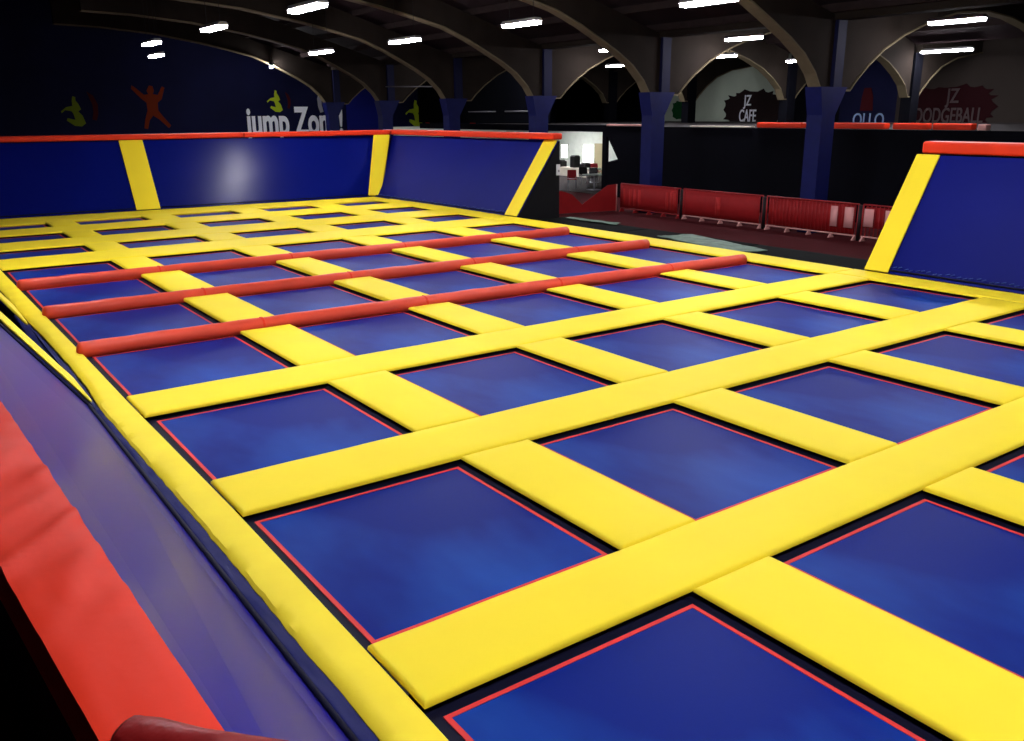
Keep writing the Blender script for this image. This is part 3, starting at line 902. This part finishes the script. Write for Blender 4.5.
poly('mural_figure', body(29.75, 1.35, 1.75, CROUCH), M_LIME, 'back', 'lime painted jumper seen under the arches past the lettering')
poly('mural_figure', body(30.6, 1.5, 2.1, CRES), M_REDP, 'back', 'red curved shape painted beside the lime jumper under the arches')
poly('mural_figure', body(34.2, 1.0, 2.7, CRES, 1), M_REDP, 'back', 'tall red shape painted on the wall above the slanted panel')

def blob(cy_, cz, ry, rz, seed, n=54):
    pts = []
    for k in range(n):
        a = 2 * math.pi * k / n
        rr = 1 + .16 * noise.noise(Vector((math.cos(a) * 2, math.sin(a) * 2, seed))) + (.14 if k % 3 == 0 else -.04) * (.4 + .6 * random.random())
        ca, sa = math.cos(a), math.sin(a)
        ca = math.copysign(abs(ca) ** .7, ca); sa = math.copysign(abs(sa) ** .7, sa)
        pts.append((cy_ + ry * rr * ca, cz + rz * rr * sa))
    return pts
def wall_sign(cy_, cz, ry, rz, m, seed, label, lines, lm):
    t = empty('wall_sign', (41.97, cy_, cz - rz), label, 'sign')
    sp = poly('paint_splash', blob(cy_, cz, ry, rz, seed), m, 'right', None, parent=t)
    for body_, yy, z, size, sx_ in lines:
        text(body_, 'lettering', (41.955, yy, z), size, lm, RXR, sx_, None, parent=sp, off=.01)
    return t
wall_sign(33.1, 2.3, 2.1, 1.05, M_SPLAT, 3, 'dark paint splash sign reading JZ CAFE on the pale wall', (('JZ', 33.5, 2.55, .85, .7), ('CAFE', 33.45, 1.62, 1.0, .55)), M_WHITE)
wall_sign(21.1, 2.35, 2.2, .95, M_SPLATR, 8, 'dark red paint splash sign reading JZ DODGEBALL on the dim wall', (('JZ', 20.95, 2.55, .95, .7), ('DODGEBALL', 21.1, 1.62, 1.0, .6)), M_DIML)
text('OLLO', 'wall_lettering', (41.97, 25.4, 1.42), .95, M_PALEB, RXR, .75, 'pale blue lettering on the navy section right of the nearest column')
poly('mural_figure', [(25.95, 2.2), (25.2, 2.2), (25.25, 2.9), (25.4, 3.35), (25.8, 3.35), (25.9, 2.9)], M_REDPD, 'right', 'dark red figure painted above the pale blue lettering')
poly('mural_figure', blob(39.0, 2.3, .68, .55, 12, 30), M_GREEN, 'right', 'round green tree shape painted on the pale wall beside a blue column')
poly('mural_figure', [(38.85, 3.35), (37.55, 3.35), (37.55, 4.0), (38.2, 4.2), (38.85, 4.05)], M_REDPD, 'right', 'dark red square painted high on the pale wall by the arch')
text('Off', 'wall_lettering', (39.2, 51.97, 1.4), 1.9, M_DIML, RX, .8, 'dim grey lettering on the dark wall left of the second arch')
# thin pole and pipes
def pipe(a, b, r, m, label, cat='pipe', name='pipe'):
    bm = B(); tube(bm, a, b, r, 8)
    return tag(finish(name, bm, m, smooth=True), label, cat)
pipe((41.6, 37.75, 1.62), (41.6, 37.75, 3.8), .07, M_GUN, 'thin black pole standing before the pale wall', 'pole', 'pole')
pipe((21.0, 33.4, 3.4), (21.0, 39.45, 3.55), .025, M_GREYL, 'pale horizontal pipe between two blue columns by the arches')
pipe((29.9, 38.0, 2.3), (29.9, 41.5, 2.3), .04, M_GREYL, 'pale horizontal rail on the dark upper wall above the cafe', 'rail', 'rail')
pipe((29.9, 42.5, 2.3), (29.9, 45.5, 2.3), .03, M_GREYL, 'dim horizontal rail on the dark wall left of a blue column', 'rail', 'rail')

# ------------------------------------------------------------------ cafe under the mezzanine
struct('wall_cafe', (33, 33.2, 26, 46, FLOOR_Z, 1.45), M_CAFE)
struct('wall_cafe_side', (24.2, 33, 45.8, 46, FLOOR_Z, 1.45), M_CAFE)
struct('floor_cafe', (24.2, 33, 26, 45.8, FLOOR_Z, FLOOR_Z + .01), M_GREYWALLD)
def window(n, y0, y1, z0, z1):
    t = empty('window_%d' % n, (32.98, (y0 + y1) / 2, z0), kind='structure')
    wf = box_obj('window_frame', (32.94, 32.995, y0 - .06, y1 + .06, z0 - .06, z1 + .06), M_CAFE, t)
    box_obj('pane', (32.92, 32.94, y0, y1, z0, z1), M_GLASS, wf)
window(1, 39.35, 39.9, -.4, .35)
window(2, 36.95, 37.85, -.6, .4)
t = empty('door_1', (32.97, 36.55, FLOOR_Z), kind='structure')
box_obj('door_leaf', (32.93, 32.99, 36.2, 36.85, FLOOR_Z, .5), M_BEIGE, t)
# counter with cream front and dark top clutter
t = empty('serving_counter', (30.6, 35.6, FLOOR_Z), 'cream fronted low counter inside the cafe', 'counter')
box_obj('counter_front', (30.4, 30.5, 34.0, 38.6, FLOOR_Z + .01, -.78), M_CREAM, t)
box_obj('counter_top', (30.35, 31.0, 33.95, 38.65, -.78, -.73), M_CREAM, t)
for k, (yy, h, w, lab) in enumerate(((37.3, .32, .9, 'low dark machine on the cafe counter, left one'), (35.9, .62, .42, 'tall dark machine on the cafe counter under the bright window'), (35.0, .25, .5, 'small dark box on the cafe counter near the beige door'))):
    t = empty('counter_machine', (30.7, yy, -.73), lab, 'machine')
    bd = box_obj('body', (30.5, 30.9, yy - w / 2, yy + w / 2, -.73, -.73 + h), M_CHBLK, t, .03, 2)
    box_obj('top_cap', (30.55, 30.85, yy - w / 2.6, yy + w / 2.6, -.73 + h, -.73 + h + .04), M_GUN, bd)
def chair(x, yy, rot, m, label):
    t = empty('cafe_chair', (0, 0, 0), label, 'chair', 'cafe chairs')
    def part(nm, dims, bev=.015):
        bm = B(); box(bm, *dims, bev, 2)
        return finish(nm, bm, m if nm != 'leg' else M_GREYL, t, smooth=True, wn=True)
    part('seat', (-.22, .22, -.22, .22, .43, .47))
    bm = B()
    hexa(bm, [(-.22, .18, .5), (.22, .18, .5), (.22, .22, .5), (-.22, .22, .5)], [(-.2, .25, .88), (.2, .25, .88), (.2, .29, .88), (-.2, .29, .88)], .015, 2)
    br = finish('backrest', bm, m, t, smooth=True, wn=True)
    for sx_ in (-1, 1):
        for sy_ in (-1, 1):
            bm = B(); tube(bm, (sx_ * .19, sy_ * .19, .0), (sx_ * .17, sy_ * .17, .43), .015, 6)
            finish('leg', bm, M_GREYL, t, smooth=True)
        bm = B(); tube(bm, (sx_ * .18, .19, .44), (sx_ * .17, .23, .56), .013, 6); finish('back_post', bm, M_GREYL, br, smooth=True)
    t.location = (x, yy, FLOOR_Z + .012); t.rotation_euler = (0, 0, rot)
    return t
chair(25.1, 29.3, 2.4, M_CHRED, 'red cafe chair nearest the black wedge')
chair(27.0, 30.7, 2.2, M_CHBLK, 'black cafe chair in the middle of the cafe opening')
chair(29.4, 32.6, 2.0, M_CHRED, 'red cafe chair farthest inside, under the beige door')
chair(26.4, 29.4, -.9, M_CHBLK, 'dark cafe chair at the near side of the pale table')
def table(x, yy, label):
    t = empty('cafe_table', (x, yy, FLOOR_Z + .012), label, 'table', 'cafe tables')
    box_obj('table_top', (x - .4, x + .4, yy - .4, yy + .4, FLOOR_Z + .68, FLOOR_Z + .72), M_TABLE, t, .012, 2)
    bm = B(); tube(bm, (x, yy, FLOOR_Z + .03), (x, yy, FLOOR_Z + .68), .04, 10); finish('pedestal', bm, M_GREYL, t, smooth=True)
    bm = B(); box(bm, x - .25, x + .25, yy - .25, yy + .25, FLOOR_Z + .012, FLOOR_Z + .04, .01, 2); finish('base', bm, M_GREYL, t)
table(25.5, 28.2, 'pale square cafe table beside the red chair near the black wedge')
table(28.3, 31.6, 'pale square cafe table between the black chair and the far red chair')

# ------------------------------------------------------------------ world and view
w = bpy.data.worlds.new('world'); sc.world = w
w.use_nodes = True
w.node_tree.nodes['Background'].inputs[0].default_value = (.5, .55, .7, 1)
w.node_tree.nodes['Background'].inputs[1].default_value = .02
sc.view_settings.view_transform = 'Standard'
sc.view_settings.look = 'None'
sc.view_settings.gamma = 1
sc.view_settings.use_curve_mapping = False
sc.view_settings.exposure = 0.3
